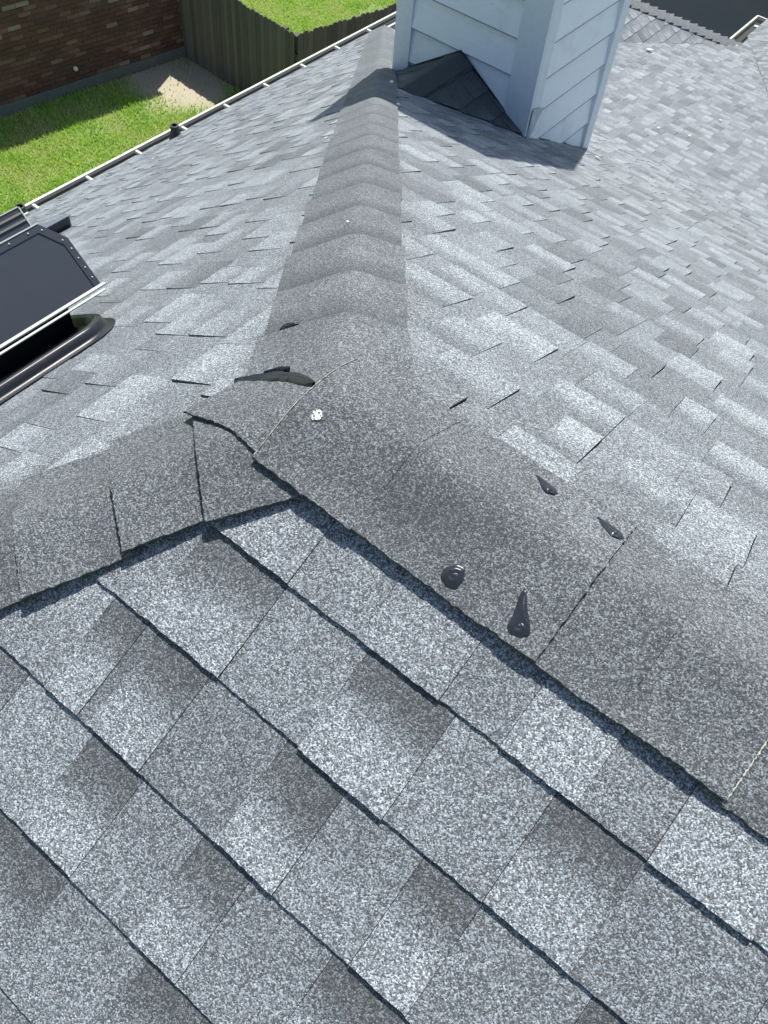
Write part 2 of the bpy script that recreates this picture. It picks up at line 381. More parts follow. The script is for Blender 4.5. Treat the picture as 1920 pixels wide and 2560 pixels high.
def hip_caps(sign, a1, a2, first, count, step, w_seed, res, lap=0.02, o_hi=0.0190, o_lo=0.0100, tone=0.40):
    """caps down a hip; sign +1 = hip between hip end and far slope, -1 = near slope"""
    dr = Vector((-1, sign * HX)).normalized(); pr = Vector((dr.y, -dr.x)) * sign   # pr points away from the hip end
    L3 = math.sqrt(1 + (Q * abs(dr.x)) ** 2); st = step / L3
    for k in range(count):
        s0 = first + k * st - lap; s1 = first + (k + 1) * st
        P0 = dr * s0; P1 = dr * s1
        j = random.uniform(-0.003, 0.003); aa = a1 + random.uniform(-0.003, 0.003); bb = a2 + random.uniform(-0.003, 0.003)
        hi_ = (o_hi + 0.0060 if (sign < 0 and k < 4) else o_hi) + random.uniform(-0.001, 0.001)
        cs = [P0 - pr * (aa - 0.004), P1 - pr * (aa + j), P1 + pr * (bb - j), P0 + pr * (bb - 0.004)]
        nu, nv = res(k)
        drape('hip_cap_shingle', cs, (o_lo, hi_, hi_, o_lo), M_CAP, nu, nv, tone=tone + random.uniform(-0.05, 0.04), seed=w_seed + k, curl=0.002,
              tones=lambda u, v, p: ((-0.38 if sign > 0 else -0.10) * max(0, 1 - u / 0.5) if u < 0.5 else 0.04))  # shade bands of the bent caps painted into the tone
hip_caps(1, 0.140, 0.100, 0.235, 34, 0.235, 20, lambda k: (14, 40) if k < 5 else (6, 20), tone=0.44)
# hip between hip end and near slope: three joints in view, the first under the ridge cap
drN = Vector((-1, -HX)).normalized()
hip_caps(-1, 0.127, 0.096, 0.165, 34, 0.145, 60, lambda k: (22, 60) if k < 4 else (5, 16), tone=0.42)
hip_top = drape('hip_cap_shingle', [(-0.020, 0.070), (-0.180, -0.092), (-0.030, -0.215), (0.10, -0.06)], (0.006, 0.0240, 0.0265, 0.008), M_CAP, 30, 50, tone=0.36, seed=77)
# top cap of the far hip
drape('hip_cap_shingle', [(0.02, 0.02), (-0.196, 0.028), (-0.28, 0.255), (-0.062, 0.275)], (0.013, 0.0175, 0.0150, 0.0140), M_CAP, 40, 40, tone=0.44, seed=78) if False else None
drape('hip_cap_shingle', [(-0.186, 0.040), (0.030, 0.000), (0.035, 0.128), (-0.262, 0.330) if False else (-0.105, 0.27)], (0.016, 0.014, 0.013, 0.016), M_CAP, 50, 50, tone=0.44, seed=78) if False else None
def quadcap(cs, offs, nu, nv, tone, seed, curl=0.0, tones=None): return drape('ridge_cap_shingle', cs, offs, M_CAP, nu, nv, tone=tone, seed=seed, curl=curl, tones=tones, jag=0.0014)
# cap over the far hip top: runs from the junction down to the first lapped cap
dF = Vector((-1, HX)).normalized(); pF = Vector((dF.y, -dF.x))
def hp(s, a): return tuple(dF * s + pF * a)
drape('hip_cap_shingle', [hp(0.115, -0.140), hp(0.255, -0.141), hp(0.255, 0.100), hp(0.045, 0.108)], (0.0165, 0.0205, 0.0205, 0.0165), M_CAP, 30, 60, tone=0.44, seed=79, curl=0.002)
# cap laid over the junction (under the first ridge cap)
quadcap([(-0.196, -0.094), (0.000, -0.1215), (0.000, 0.02), (-0.178, 0.012)], (0.0350, 0.0215, 0.015, 0.0195), 60, 30, 0.40, 80)
quadcap([(-0.178, 0.009), (0.0, 0.002), (0.05, 0.128), (0.0, 0.128)], (0.0155, 0.0155, 0.016, 0.016), 30, 30, 0.42, 81)
# ridge caps, each lapping over the next one to the right
YW = 0.120
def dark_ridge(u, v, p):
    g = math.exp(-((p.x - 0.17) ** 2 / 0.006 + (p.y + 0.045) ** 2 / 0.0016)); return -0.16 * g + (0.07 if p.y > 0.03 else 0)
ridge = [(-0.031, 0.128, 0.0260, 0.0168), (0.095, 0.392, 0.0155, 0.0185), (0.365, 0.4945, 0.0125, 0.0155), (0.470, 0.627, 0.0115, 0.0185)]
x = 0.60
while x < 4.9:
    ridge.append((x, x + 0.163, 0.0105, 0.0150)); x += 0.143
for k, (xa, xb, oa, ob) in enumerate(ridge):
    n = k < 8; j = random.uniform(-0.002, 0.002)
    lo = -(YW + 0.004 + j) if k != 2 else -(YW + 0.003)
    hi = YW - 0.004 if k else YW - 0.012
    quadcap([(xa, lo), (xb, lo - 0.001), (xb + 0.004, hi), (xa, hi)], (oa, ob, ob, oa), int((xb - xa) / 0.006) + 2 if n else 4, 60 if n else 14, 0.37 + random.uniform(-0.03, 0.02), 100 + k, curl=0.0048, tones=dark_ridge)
# pale cut edges of the caps
def edge_strip(p0, p1, off, wd=0.0014, n=90, hfun=H, seed=0):
    bm = bmesh.new(); p0 = Vector(p0); p1 = Vector(p1); dr = (p1 - p0).normalized(); pr = Vector((-dr.y, dr.x)); prev = None
    for i in range(n + 1):
        f = i / n; p = p0.lerp(p1, f) + pr * noise.noise(Vector((f * 40, seed, 0))) * 0.001
        w_ = wd * max(0.1, 0.6 + 1.1 * noise.noise(Vector((f * 30, seed, 4))))
        h = 0.0005 + off
        a = bm.verts.new((p.x + pr.x * w_, p.y + pr.y * w_, hfun(p.x, p.y, h))); b = bm.verts.new((p.x - pr.x * w_, p.y - pr.y * w_, hfun(p.x, p.y, h)))
        c_ = bm.verts.new((p.x - pr.x * w_, p.y - pr.y * w_, hfun(p.x, p.y, h - 0.004)))
        if prev: bm.faces.new((prev[0], a, b, prev[1])); bm.faces.new((prev[1], b, c_, prev[2]))
        prev = (a, b, c_)
    return from_bm('cap_edge', bm, M_MAT, house)
edge_strip((-0.032, -0.123), (-0.032, 0.105), 0.0266, 0.00045, seed=1)
edge_strip((0.628, -0.122), (0.629, -0.02), 0.0195, 0.0011, seed=2)

# ------------------------------------------------------------------ sealant
def blob(x, y, r, length, ang, hgt, off, seed, name='sealant_blob', wrinkle=0.20, seg=40, rings=14, pinch=1.6):
    bm = bmesh.new(); ca, sa = math.cos(ang), math.sin(ang); rows = []
    for i in range(rings + 1):
        q = i / rings; row = []
        for k in range(seg):
            th = 2 * math.pi * k / seg; cx, cy = math.cos(th), math.sin(th)
            rr = r * (1 + 0.07 * math.sin(3 * th + seed) + 0.04 * math.sin(7 * th + seed * 2))
            lx = cx * rr * q; ly = cy * rr * q
            if cx > 0: lx *= 1 + (length / r - 1) * cx; ly *= (1 - cx * 0.75) ** 0.4 * 1.0 if length > r * 1.2 else 1
            h = hgt * (1 - q ** 2.6) * (1 - 0.45 * max(0, lx) / max(length, r))
            h += hgt * wrinkle * math.sin(9 * q + th * 1.0 + 2.2 * math.sin(th + seed) + seed) * (1 - q * 0.5)
            X = x + lx * ca - ly * sa; Y = y + lx * sa + ly * ca
            row.append(bm.verts.new((X, Y, H(X, Y, off + max(h, 0) if q < 1 else off - 0.003))))
            if i == 0: break
        rows.append(row)
    for k in range(seg): bm.faces.new((rows[0][0], rows[1][k], rows[1][(k + 1) % seg]))
    for i in range(1, rings):
        for k in range(seg): bm.faces.new((rows[i][k], rows[i + 1][k], rows[i + 1][(k + 1) % seg], rows[i][(k + 1) % seg]))
    fixn(bm); return from_bm(name, bm, M_TAR, house, True)
blob(0.261, -0.100, 0.0135, 0.0145, 1.2, 0.0045, 0.020, 1)['label'] = 'round dab of black sealant'
blob(0.356, -0.103, 0.0135, 0.040, 2.1, 0.0045, 0.020, 2)['label'] = 'drop shaped dab of black sealant'
blob(0.285, 0.077, 0.0105, 0.030, 2.7, 0.0035, 0.020, 3)
blob(0.381, 0.073, 0.0115, 0.034, 2.8, 0.0035, 0.020, 4)
blob(-0.232, 0.160, 0.009, 0.024, 0.6, 0.006, 0.0205, 5)
def smear(pts, wid, off, seed):
    bm = bmesh.new(); n = 60; m = 12; prev = None; pts = [Vector(p) for p in pts]
    for i in range(n + 1):
        f = i / n * (len(pts) - 1); k = min(int(f), len(pts) - 2); p = pts[k].lerp(pts[k + 1], f - k); dr = (pts[k + 1] - pts[k]).normalized(); pr = Vector((-dr.y, dr.x))
        wv = wid * (math.sin(math.pi * min(max(i / n, 0.02), 0.98)) ** 0.5) * (1 + 0.35 * noise.noise(Vector((i * 0.17, seed, 0)))); row = []
        for j in range(m + 1):
            v = j / m * 2 - 1; q = p + pr * v * wv
            h = 0.0030 * (1 - v ** 4) + 0.0022 * math.sin(v * 11 + noise.noise(Vector((i * 0.09, seed, 1))) * 4) * (1 - v * v)
            row.append(bm.verts.new((q.x, q.y, H(q.x, q.y, off + h - (0.005 if abs(v) == 1 else 0)))))
        if prev:
            for j in range(m): bm.faces.new((prev[j], row[j], row[j + 1], prev[j + 1]))
        prev = row
    fixn(bm); return from_bm('sealant_smear', bm, M_TAR, house, True)
smear([(-0.190, 0.002), (-0.14, 0.018), (-0.09, 0.018), (-0.042, 0.004)], 0.012, 0.0205, 3)['label'] = 'long smear of black sealant between two caps'
smear([(-0.15, 0.022), (-0.13, 0.036), (-0.112, 0.036)], 0.004, 0.0215, 5)

# reddish exposed granules beside two cap corners
rr = random.Random(8); M_RED = plain('red_granules', (0.36, 0.21, 0.18), 0.85, 0, 0.2, 0.5)
for cx_, cy_, n_ in ((0.021, -0.203, 60), (-0.107, -0.3185, 34)):
    b = bmesh.new()
    for i in range(n_):
        X = cx_ + rr.gauss(0, 0.0045); Y = cy_ + rr.gauss(0, 0.0022); s_ = rr.uniform(0.0004, 0.0008)
        box(b, (X, Y, P * Y + 0.0062), (s_, s_, s_ * 0.7))
    from_bm('bare_patch', b, M_RED, house)

# ------------------------------------------------------------------ caps of the small wing and pieces along it
def line_caps(p0, p1, hw, step, name='hip_cap_shingle', left=None, right=None):
    """bent cap shingles along a straight 3D line; left/right are the directions lying on the two slopes"""
    p0 = Vector(p0); p1 = Vector(p1); L = (p1 - p0).length; d = (p1 - p0) / L; n = int(L / step)
    l = Vector(left); r = Vector(right); up = -(l + r); up = (up - d * up.dot(d)).normalized()
    for k in range(n):
        bm = bmesh.new(); rows = []
        for f, h in ((-0.1, 0.010), (0.5, 0.022), (0.92, 0.036), (1.0, 0.036)):
            c = p0 + d * (k + f) * step
            row = []
            for wv in (-1, -0.55, -0.2, 0, 0.2, 0.55, 1):
                s = l if wv < 0 else r
                row.append(bm.verts.new(c + s * abs(wv) * hw * 1.0 + up * (h - 0.010 * math.exp(-(wv / 0.22) ** 2))))
            rows.append(row)
        for a, b in zip(rows, rows[1:]):
            for i in range(6): bm.faces.new((a[i], b[i], b[i + 1], a[i + 1]))
        ex = bmesh.ops.extrude_face_region(bm, geom=bm.faces[:]); bmesh.ops.translate(bm, verts=[v for v in ex['geom'] if isinstance(v, bmesh.types.BMVert)], vec=-up * 0.010)
        fixn(bm); lay = bm.verts.layers.float.new('tone')
        for v in bm.verts: v[lay] = 0.45
        from_bm(name, bm, M_CAP, house)
hipDir = Vector((hipV.x, hipV.y, VS)).normalized()
line_caps(Vector((VTOP.x, VTOP.y, zV(VTOP.x))), VB, 0.16, 0.145, left=Vector((-0.15, 0.9, -0.42)).normalized(), right=(Vector((0, -1, 0)) * 0.86 + Vector((0.5, 0, -0.5 * VS))).normalized())

# ------------------------------------------------------------------ gutter along the hip end
EX, EZ = -4.58, -4.58 * Q
g = bmesh.new()
prof = [(-0.000, 0.008), (-0.000, -0.085), (-0.055, -0.085), (-0.082, -0.030), (-0.082, 0.004)]
def gut_run(bm, y0, y1, prof, t=0.0025):
    a = [(x, z) for x, z in prof]
    for (x0, z0), (x1, z1) in zip(a, a[1:]):
        dx, dzz = x1 - x0, z1 - z0; l = math.hypot(dx, dzz); nx, nz = -dzz / l * t, dx / l * t
        prism(bm, [(EX + x0, y0, EZ + z0), (EX + x1, y0, EZ + z1), (EX + x1 + nx, y0, EZ + z1 + nz), (EX + x0 + nx, y0, EZ + z0 + nz)], (0, y1 - y0, 0))
gut_run(g, -6.6, 6.95, prof); fixn(g)
gut = from_bm('gutter', g, M_GUTIN, house)
g = bmesh.new(); box2(g, (EX - 0.094, -6.6, EZ - 0.024), (EX - 0.072, 6.95, EZ + 0.008), 0.003); from_bm('gutter_lip', g, M_GUTTER, gut)
g = bmesh.new(); box2(g, (EX + 0.002, -6.6, EZ - 0.16), (EX + 0.03, 6.95, EZ - 0.02), 0.0); from_bm('fascia_board', g, M_GUTTER, house)
y = 6.2595
while y > -6.5:
    g = bmesh.new(); box2(g, (EX - 0.030, y - 0.012, EZ + 0.006), (EX + 0.036, y + 0.012, EZ + 0.030), 0.003)
    from_bm('gutter_hanger', g, M_GUTTER, gut); y -= 0.5107
# white edge of the extension
def bar(bm, a, b, hw, hh):
    a = Vector(a); b = Vector(b); d = (b - a).normalized(); s = d.cross(Vector((0, 0, 1))).normalized(); u = s.cross(d)
    box(bm, (a + b) / 2, ((b - a).length / 2, hw, hh), (d, s, u))
g = bmesh.new()
e0 = VB + Vector((-0.06, -0.05, 0.02)); e1 = Vector((-2.43, 13.14, ZB - WS * 7.0 + 0.02)); e2 = Vector((-1.2, 13.14, ZB - WS * 7.0 + 0.02))
bar(g, e0 + Vector((-0.10, 0, 0)), e1 + Vector((-0.10, 0.1, 0)), 0.014, 0.02); bar(g, e1 + Vector((-0.10, 0.1, 0)), e2 + Vector((0, 0.1, 0)), 0.014, 0.02)
bar(g, e0 + Vector((-0.10, 0, 0)), e0 + Vector((0.10, -0.12, 0)), 0.012, 0.012)
bar(g, Vector((-2.37, 12.55, -4.20)), Vector((-2.15, 12.55, -4.18)), 0.03, 0.012)
gut2 = from_bm('gutter', g, M_GUTTER, house); gut2['label'] = 'short white gutter corner at the top right'
g = bmesh.new()
bar(g, e0 + Vector((-0.045, 0, -0.06)), e1 + Vector((-0.045, 0.05, -0.06)), 0.045, 0.006)
from_bm('gutter_trough', g, M_PIPE, gut2)

# ------------------------------------------------------------------ chimney
LEAN = 0.038
def lean(o):
    for v in o.data.vertices: v.co.x -= LEAN * (v.co.z + 1.6)
def wood(name, col, grain=0.5):
    M = NT(name); tc = M.n('ShaderNodeTexCoord').outputs['Object']
    mp = M.n('ShaderNodeMapping', {'Vector': tc, 'Scale': (5.0, 5.0, 70.0)}).outputs[0]
    nz = M.n('ShaderNodeTexNoise', {'Vector': mp, 'Scale': 2.2, 'Detail': 5.0, 'Roughness': 0.6, 'Distortion': 1.2}).outputs['Fac']
    bl = M.n('ShaderNodeTexNoise', {'Vector': tc, 'Scale': 3.0, 'Detail': 6.0, 'Roughness': 0.7}).outputs['Fac']
    f = M.ramp(bl, [(0.52, (0, 0, 0)), (0.78, (1, 1, 1))])
    c = M.mix(M.math('MULTIPLY', f, 0.55), col, tuple(x * 0.55 for x in col))
    M.set(Base_Color=c, Roughness=0.6); M.bump(nz, grain, 0.004); return M.m
M_SIDE = wood('light_blue_siding', (0.88, 0.92, 0.95), 0.8)
M_BOARD = plain('corner_board_paint', (0.70, 0.76, 0.80), 0.5, 0, 0.4, 0.15, 0.1)
CX0, CX1, CY0, CY1, CT = -2.24, -1.335, 3.345, 4.31, 1.54
# the core is kept just inside the boards
g = bmesh.new(); box2(g, (CX0 + 0.02, CY0 + 0.02, -2.6), (CX1 - 0.02, CY1 - 0.02, CT), 0)
def clap(face):
    z = -2.42
    while z < CT - 0.05:
        z1 = min(z + 0.180, CT)
        # wedge section: thick at the bottom
        t0, t1 = 0.027, 0.005
        if face == 'y': prism(g, [(CX0 + 0.05, CY0 + 0.02, z), (CX0 + 0.05, CY0 + 0.02 - t0, z), (CX0 + 0.05, CY0 + 0.02 - t1, z1 + 0.012), (CX0 + 0.05, CY0 + 0.02, z1 + 0.012)], (CX1 - CX0 - 0.10, 0, 0))
        if face == 'x': prism(g, [(CX1 - 0.02, CY0 + 0.05, z), (CX1 - 0.02 + t0, CY0 + 0.05, z), (CX1 - 0.02 + t1, CY0 + 0.05, z1 + 0.012), (CX1 - 0.02, CY0 + 0.05, z1 + 0.012)], (0, CY1 - CY0 - 0.10, 0))
        if face == '-x': prism(g, [(CX0 + 0.02, CY0 + 0.05, z), (CX0 + 0.02 - t0, CY0 + 0.05, z), (CX0 + 0.02 - t1, CY0 + 0.05, z1 + 0.012), (CX0 + 0.02, CY0 + 0.05, z1 + 0.012)], (0, CY1 - CY0 - 0.10, 0))
        if face == '-y': prism(g, [(CX0 + 0.05, CY1 - 0.02, z), (CX0 + 0.05, CY1 - 0.02 + t0, z), (CX0 + 0.05, CY1 - 0.02 + t1, z1 + 0.012), (CX0 + 0.05, CY1 - 0.02, z1 + 0.012)], (CX1 - CX0 - 0.10, 0, 0))
        z += 0.180
for f in ('y', 'x', '-x', '-y'): clap(f)
box2(g, (CX0 - 0.015, CY0 - 0.015, CT), (CX1 + 0.015, CY1 + 0.015, CT + 0.03), 0.005)
fixn(g); chim = from_bm('chimney', g, M_SIDE, house); lean(chim)
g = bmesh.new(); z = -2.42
while z < CT - 0.05:      # dark strip painting the contact shade under each lap
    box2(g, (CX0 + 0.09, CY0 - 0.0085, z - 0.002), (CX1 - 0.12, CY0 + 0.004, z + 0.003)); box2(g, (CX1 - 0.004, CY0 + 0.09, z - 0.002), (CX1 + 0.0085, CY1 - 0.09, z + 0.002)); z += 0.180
o = from_bm('lap_shade_strip', g, plain('lap_shade', (0.26, 0.31, 0.36), 0.8, 0, 0.2, 0.3), chim); lean(o)
def board(lo, hi):
    b = bmesh.new(); box2(b, lo, hi, 0.002); o = from_bm('corner_board', b, M_BOARD, chim); lean(o); return o
yb = lambda y: -P * y
board((CX0 - 0.012, CY0 - 0.012, yb(CY0) - 0.02), (CX0 + 0.098, CY0 + 0.012, CT - 0.002))
board((CX1 - 0.145, CY0 - 0.012, yb(CY0) + 0.01), (CX1 + 0.014, CY0 + 0.012, CT - 0.002))
board((CX1 - 0.012, CY0 + 0.0125, yb(CY0) + 0.0), (CX1 + 0.014, CY0 + 0.100, CT - 0.003))
board((CX1 - 0.012, CY1 - 0.085, yb(CY1) + 0.0), (CX1 + 0.020, CY1 + 0.014, CT - 0.003))
board((CX0 - 0.012, CY0 + 0.0125, yb(CY0) - 0.3), (CX0 + 0.012, CY0 + 0.100, CT - 0.004))
board((CX0 - 0.012, CY1 - 0.085, -2.5), (CX0 + 0.012, CY1 + 0.014, CT - 0.004))
# flashing on the right face and the loose bent tab at the corner
b = bmesh.new()
prism(b, [(CX1 + 0.002, CY0 + 0.10, yb(CY0 + 0.10) - 0.02), (CX1 + 0.002, CY1 - 0.08, yb(CY1 - 0.08) - 0.02), (CX1 + 0.002, CY1 - 0.08, yb(CY1 - 0.08) + 0.010), (CX1 + 0.002, CY0 + 0.10, yb(CY0 + 0.10) + 0.012)], (0.003, 0, 0))
prism(b, [(CX1 + 0.002, CY0 + 0.0, yb(CY0) + 0.012), (CX1 + 0.11, CY0 - 0.0, yb(CY0) + 0.012), (CX1 + 0.11, CY1 + 0.0, yb(CY1) + 0.012), (CX1 + 0.002, CY1 + 0.0, yb(CY1) + 0.012)], (0, 0, 0.002)) if False else None
fl = from_bm('flashing', b, M_PIPE, chim)
b = bmesh.new(); a = Vector((CX1 + 0.017, CY0 + 0.005, yb(CY0) + 0.16))
prism(b, [a, a + Vector((0.0, 0.12, -0.03)), a + Vector((0.006, 0.02, -0.17)), a + Vector((0, 0.0, -0.17))], (0.002, 0, 0))
from_bm('flashing', b, M_FLASH, chim)['label'] = 'bent grey flashing tab at the bottom corner'
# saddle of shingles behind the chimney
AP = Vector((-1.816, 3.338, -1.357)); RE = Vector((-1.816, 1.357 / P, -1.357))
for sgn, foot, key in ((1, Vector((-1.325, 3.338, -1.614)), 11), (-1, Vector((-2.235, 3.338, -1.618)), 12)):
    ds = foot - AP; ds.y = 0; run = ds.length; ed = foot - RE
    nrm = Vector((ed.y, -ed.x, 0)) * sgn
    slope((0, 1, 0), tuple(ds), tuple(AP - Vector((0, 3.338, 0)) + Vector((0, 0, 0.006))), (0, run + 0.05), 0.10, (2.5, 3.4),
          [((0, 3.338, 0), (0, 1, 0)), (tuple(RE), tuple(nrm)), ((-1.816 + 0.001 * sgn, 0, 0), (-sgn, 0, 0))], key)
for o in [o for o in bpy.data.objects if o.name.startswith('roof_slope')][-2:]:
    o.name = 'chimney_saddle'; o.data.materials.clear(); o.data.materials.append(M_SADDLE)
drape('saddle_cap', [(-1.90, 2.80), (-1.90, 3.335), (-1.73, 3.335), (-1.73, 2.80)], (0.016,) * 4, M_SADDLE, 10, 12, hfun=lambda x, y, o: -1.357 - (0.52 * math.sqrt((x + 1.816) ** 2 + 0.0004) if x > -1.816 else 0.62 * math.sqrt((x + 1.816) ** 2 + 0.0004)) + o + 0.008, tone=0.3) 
b = bmesh.new(); prism(b, [(AP.x - 0.43, 3.334, -1.612), (AP.x, 3.334, -1.33), (AP.x + 0.50, 3.334, -1.612), (AP.x + 0.50, 3.334, -1.64), (AP.x, 3.334, -1.36), (AP.x - 0.43, 3.334, -1.64)], (0, 0.004, 0)); from_bm('flashing', b, M_PIPE, chim)

# ------------------------------------------------------------------ plumbing vents
def vent_pipe(x, y, top, r=0.028):
    b = bmesh.new(); z0 = Q * x - 0.05
    tube(b, [(x, y, z0), (x, y, top)], r, 20, False)
    tube(b, [(x, y, top), (x, y, z0)], r - 0.006, 20, False)
    tube(b, [(x, y, top - 0.035), (x, y, top + 0.004)], r + 0.007, 20, False)
    tube(b, [(x, y, top + 0.004), (x, y, top + 0.0045)], [r + 0.007, r - 0.006], 20, False)
    fixn(b); o = from_bm('vent_pipe', b, M_PIPE, house, True)
    b = bmesh.new(); tube(b, [(x, y, z0 + 0.02), (x, y, z0 + 0.09), (x, y, z0 + 0.12)], [0.060, 0.042, 0.030], 20, False); from_bm('pipe_boot', b, M_PIPE, o, True)
    return o
vent_pipe(-4.40, 3.455, -2.925)['label'] = 'black vent pipe standing alone by the gutter'
p2 = vent_pipe(-4.40, 1.96, -2.93); p2['label'] = 'black vent pipe with a white painted patch behind the metal hood'
b = bmesh.new(); box2(b, (-4.362, 1.935, -3.02), (-4.352, 1.985, -2.965), 0.002); from_bm('paint_patch', b, M_WHITE, p2)

# ------------------------------------------------------------------ big black hood vent at the left
hood = None
def on_l(x, y, h): return Vector((x, y, Q * x + h))
A = Vector((-0.931, 0.284, -0.541)); wdir = Vector((-1, 0, 1.13)).normalized(); pn = Vector((1.13, 0, 1)).normalized()
pl = [(0.0, 0.284), (0.1175, 0.279), (0.171, 0.236), (0.171, -0.60), (0.1175, -0.645), (0.0, -0.65)]
pts = [A + wdir * a_ + Vector((0, yy - 0.284, 0)) for a_, yy in pl]
b = bmesh.new(); prism(b, pts, -pn * 0.003)
for i in range(6):      # folded rim
    p0, p1 = pts[i], pts[(i + 1) % 6]
    prism(b, [p0, p1, p1 - pn * 0.022, p0 - pn * 0.022], (p1 - p0).cross(pn).normalized() * 0.0015)
fixn(b); hood = from_bm('roof_vent', b, M_BLACK, house); hood['label'] = 'large black metal hood vent with riveted chamfered lid'
# overlapped seam band on the lid
b = bmesh.new(); ctr = sum(pts, Vector()) / 6
inn = [p + ((ctr - p).normalized()) * 0.024 for p in pts]
inn = [A + wdir * a_ + Vector((0, yy - 0.284, 0)) for a_, yy in [(0.0, 0.267), (0.108, 0.263), (0.155, 0.227), (0.155, -0.58), (0.108, -0.61), (0.0, -0.595)]]
for i in (0, 1, 2):
    prism(b, [pts[i] + pn * 0.0004, pts[i + 1] + pn * 0.0004, inn[i + 1] + pn * 0.0004, inn[i] + pn * 0.0004], pn * 0.0018)
fixn(b); from_bm('lid_seam', b, M_BLACK, hood)
b = bmesh.new()
prism(b, [pts[0] + Vector((0.004, 0.006, 0.003)), pts[5] + Vector((0.004, 0, 0.003)), pts[5] + Vector((0.009, 0, 0.0)), pts[0] + Vector((0.009, 0.012, 0.0))], (0, 0, -0.004))
prism(b, [pts[0] + Vector((0.013, 0.0, -0.006)), pts[5] + Vector((0.013, 0, -0.006)), pts[5] + Vector((0.0165, 0, -0.008)), pts[0] + Vector((0.0165, 0.0, -0.008))], (0, 0, -0.003))
prism(b, [pts[2] + pn * 0.001, pts[3] + pn * 0.001, pts[3] + pn * 0.001 + wdir * 0.003, pts[2] + pn * 0.001 + wdir * 0.003], pn * 0.003)
fixn(b); from_bm('lid_edge', b, M_BARE, hood)
riv = [(0.020, 0.275), (0.046, 0.274), (0.070, 0.273), (0.094, 0.272), (0.118, 0.265), (0.156, 0.237), (0.163, 0.205), (0.163, 0.155), (0.163, 0.1)]
for a_, yy in riv:
    b = bmesh.new(); bmesh.ops.create_uvsphere(b, u_segments=10, v_segments=6, radius=0.0022)
    c = A + wdir * a_ + Vector((0, yy - 0.284, 0)) + pn * 0.0028
    bmesh.ops.translate(b, verts=b.verts[:], vec=c); from_bm('rivet', b, M_BARE, hood, True)
# body under the lid
b = bmesh.new()
bp = [(-0.955, 0.20), (-1.035, 0.20), (-1.035, -0.58), (-0.955, -0.58)]
top = [A + wdir * ((A.x - x_) / 0.8944) - pn * 0.004 for x_, _ in bp]
vt = [b.verts.new(Vector((x_, y_, A.z + 1.13 * (A.x - x_) - 0.012))) for x_, y_ in bp]; vb = [b.verts.new(on_l(x_, y_, 0.005)) for x_, y_ in bp]
b.faces.new(vt); b.faces.new(vb)
for i in range(4): b.faces.new((vt[i], vt[(i + 1) % 4], vb[(i + 1) % 4], vb[i]))
fixn(b); from_bm('vent_body', b, M_GLOSS, hood)
# base pan with a rolled rim and rounded corner
def pan_outline(inset, n=10):
    x0, x1, y0, y1 = -0.800 - inset, -1.42 + inset, -0.80 + inset, 0.235 - inset; r = 0.10 - inset * 0.6; out = []
    for cx, cy, a0 in ((x0 - r, y1 - r, 0), (x1 + r, y1 - r, 90), (x1 + r, y0 + r, 180), (x0 - r, y0 + r, 270)):
        for k in range(n + 1):
            t = R_(a0 + 90 * k / n); out.append((cx + r * math.cos(t), cy + r * math.sin(t)))
    return out
b = bmesh.new(); loops = []
for ins, h in ((-0.020, 0.009), (-0.017, 0.011), (-0.004, 0.013), (0.0, 0.022), (0.006, 0.040), (0.016, 0.046), (0.026, 0.040), (0.032, 0.020), (0.045, 0.015)):
    loops.append([b.verts.new(on_l(x_, y_, h)) for x_, y_ in pan_outline(ins)])
for l0, l1 in zip(loops, loops[1:]):
    for i in range(len(l0)): b.faces.new((l0[i], l0[(i + 1) % len(l0)], l1[(i + 1) % len(l0)], l1[i]))
b.faces.new(loops[-1]); fixn(b)
from_bm('vent_base', b, M_GLOSS, hood, True)
# ribbed black box vent farther down the slope
B0 = Vector((-2.232, 0.846, -1.363)); bw = Vector((-1, 0, 1.13)).normalized(); bn = Vector((1.13, 0, 1)).normalized()
B1 = B0 + bw * 0.078
b = bmesh.new()
q0, q1 = B0, B1
prism(b, [q0, q1, q1 + Vector((-0.05, 0, -0.28)), q0 + Vector((-0.0, 0, -0.155))], (0, -0.9, 0)); fixn(b)
hv = from_bm('roof_vent', b, M_BLACK, house); hv['label'] = 'black box vent with two grey stripes on its lid'
for f0, f1 in ((0.30, 0.40), (0.66, 0.76)):
    b = bmesh.new(); s0 = B0 + bw * 0.078 * f0 + bn * 0.001; s1 = B0 + bw * 0.078 * f1 + bn * 0.001
    prism(b, [s0, s1, s1 + bn * 0.006, s0 + bn * 0.006], (0, -0.9, 0)); fixn(b); from_bm('lid_stripe', b, M_STRIPE, hv)
b = bmesh.new()
prism(b, [B0 + bn * 0.001, B1 + bn * 0.001, B1 + bn * 0.005, B0 + bn * 0.005], (0, 0.005, 0)); prism(b, [B1, B1 + bn * 0.004, B1 + bn * 0.004 + bw * 0.004, B1 + bw * 0.004], (0, -0.9, 0)); fixn(b)
from_bm('lid_edge', b, M_BARE, hv)
for yy, zz in ((-0.03, -0.02), (-0.11, -0.02), (-0.09, -0.06)):
    b = bmesh.new(); box(b, B0 + Vector((0.001, yy, zz)), (0.002, 0.006, 0.003)); from_bm('screw', b, M_BARE, hv)
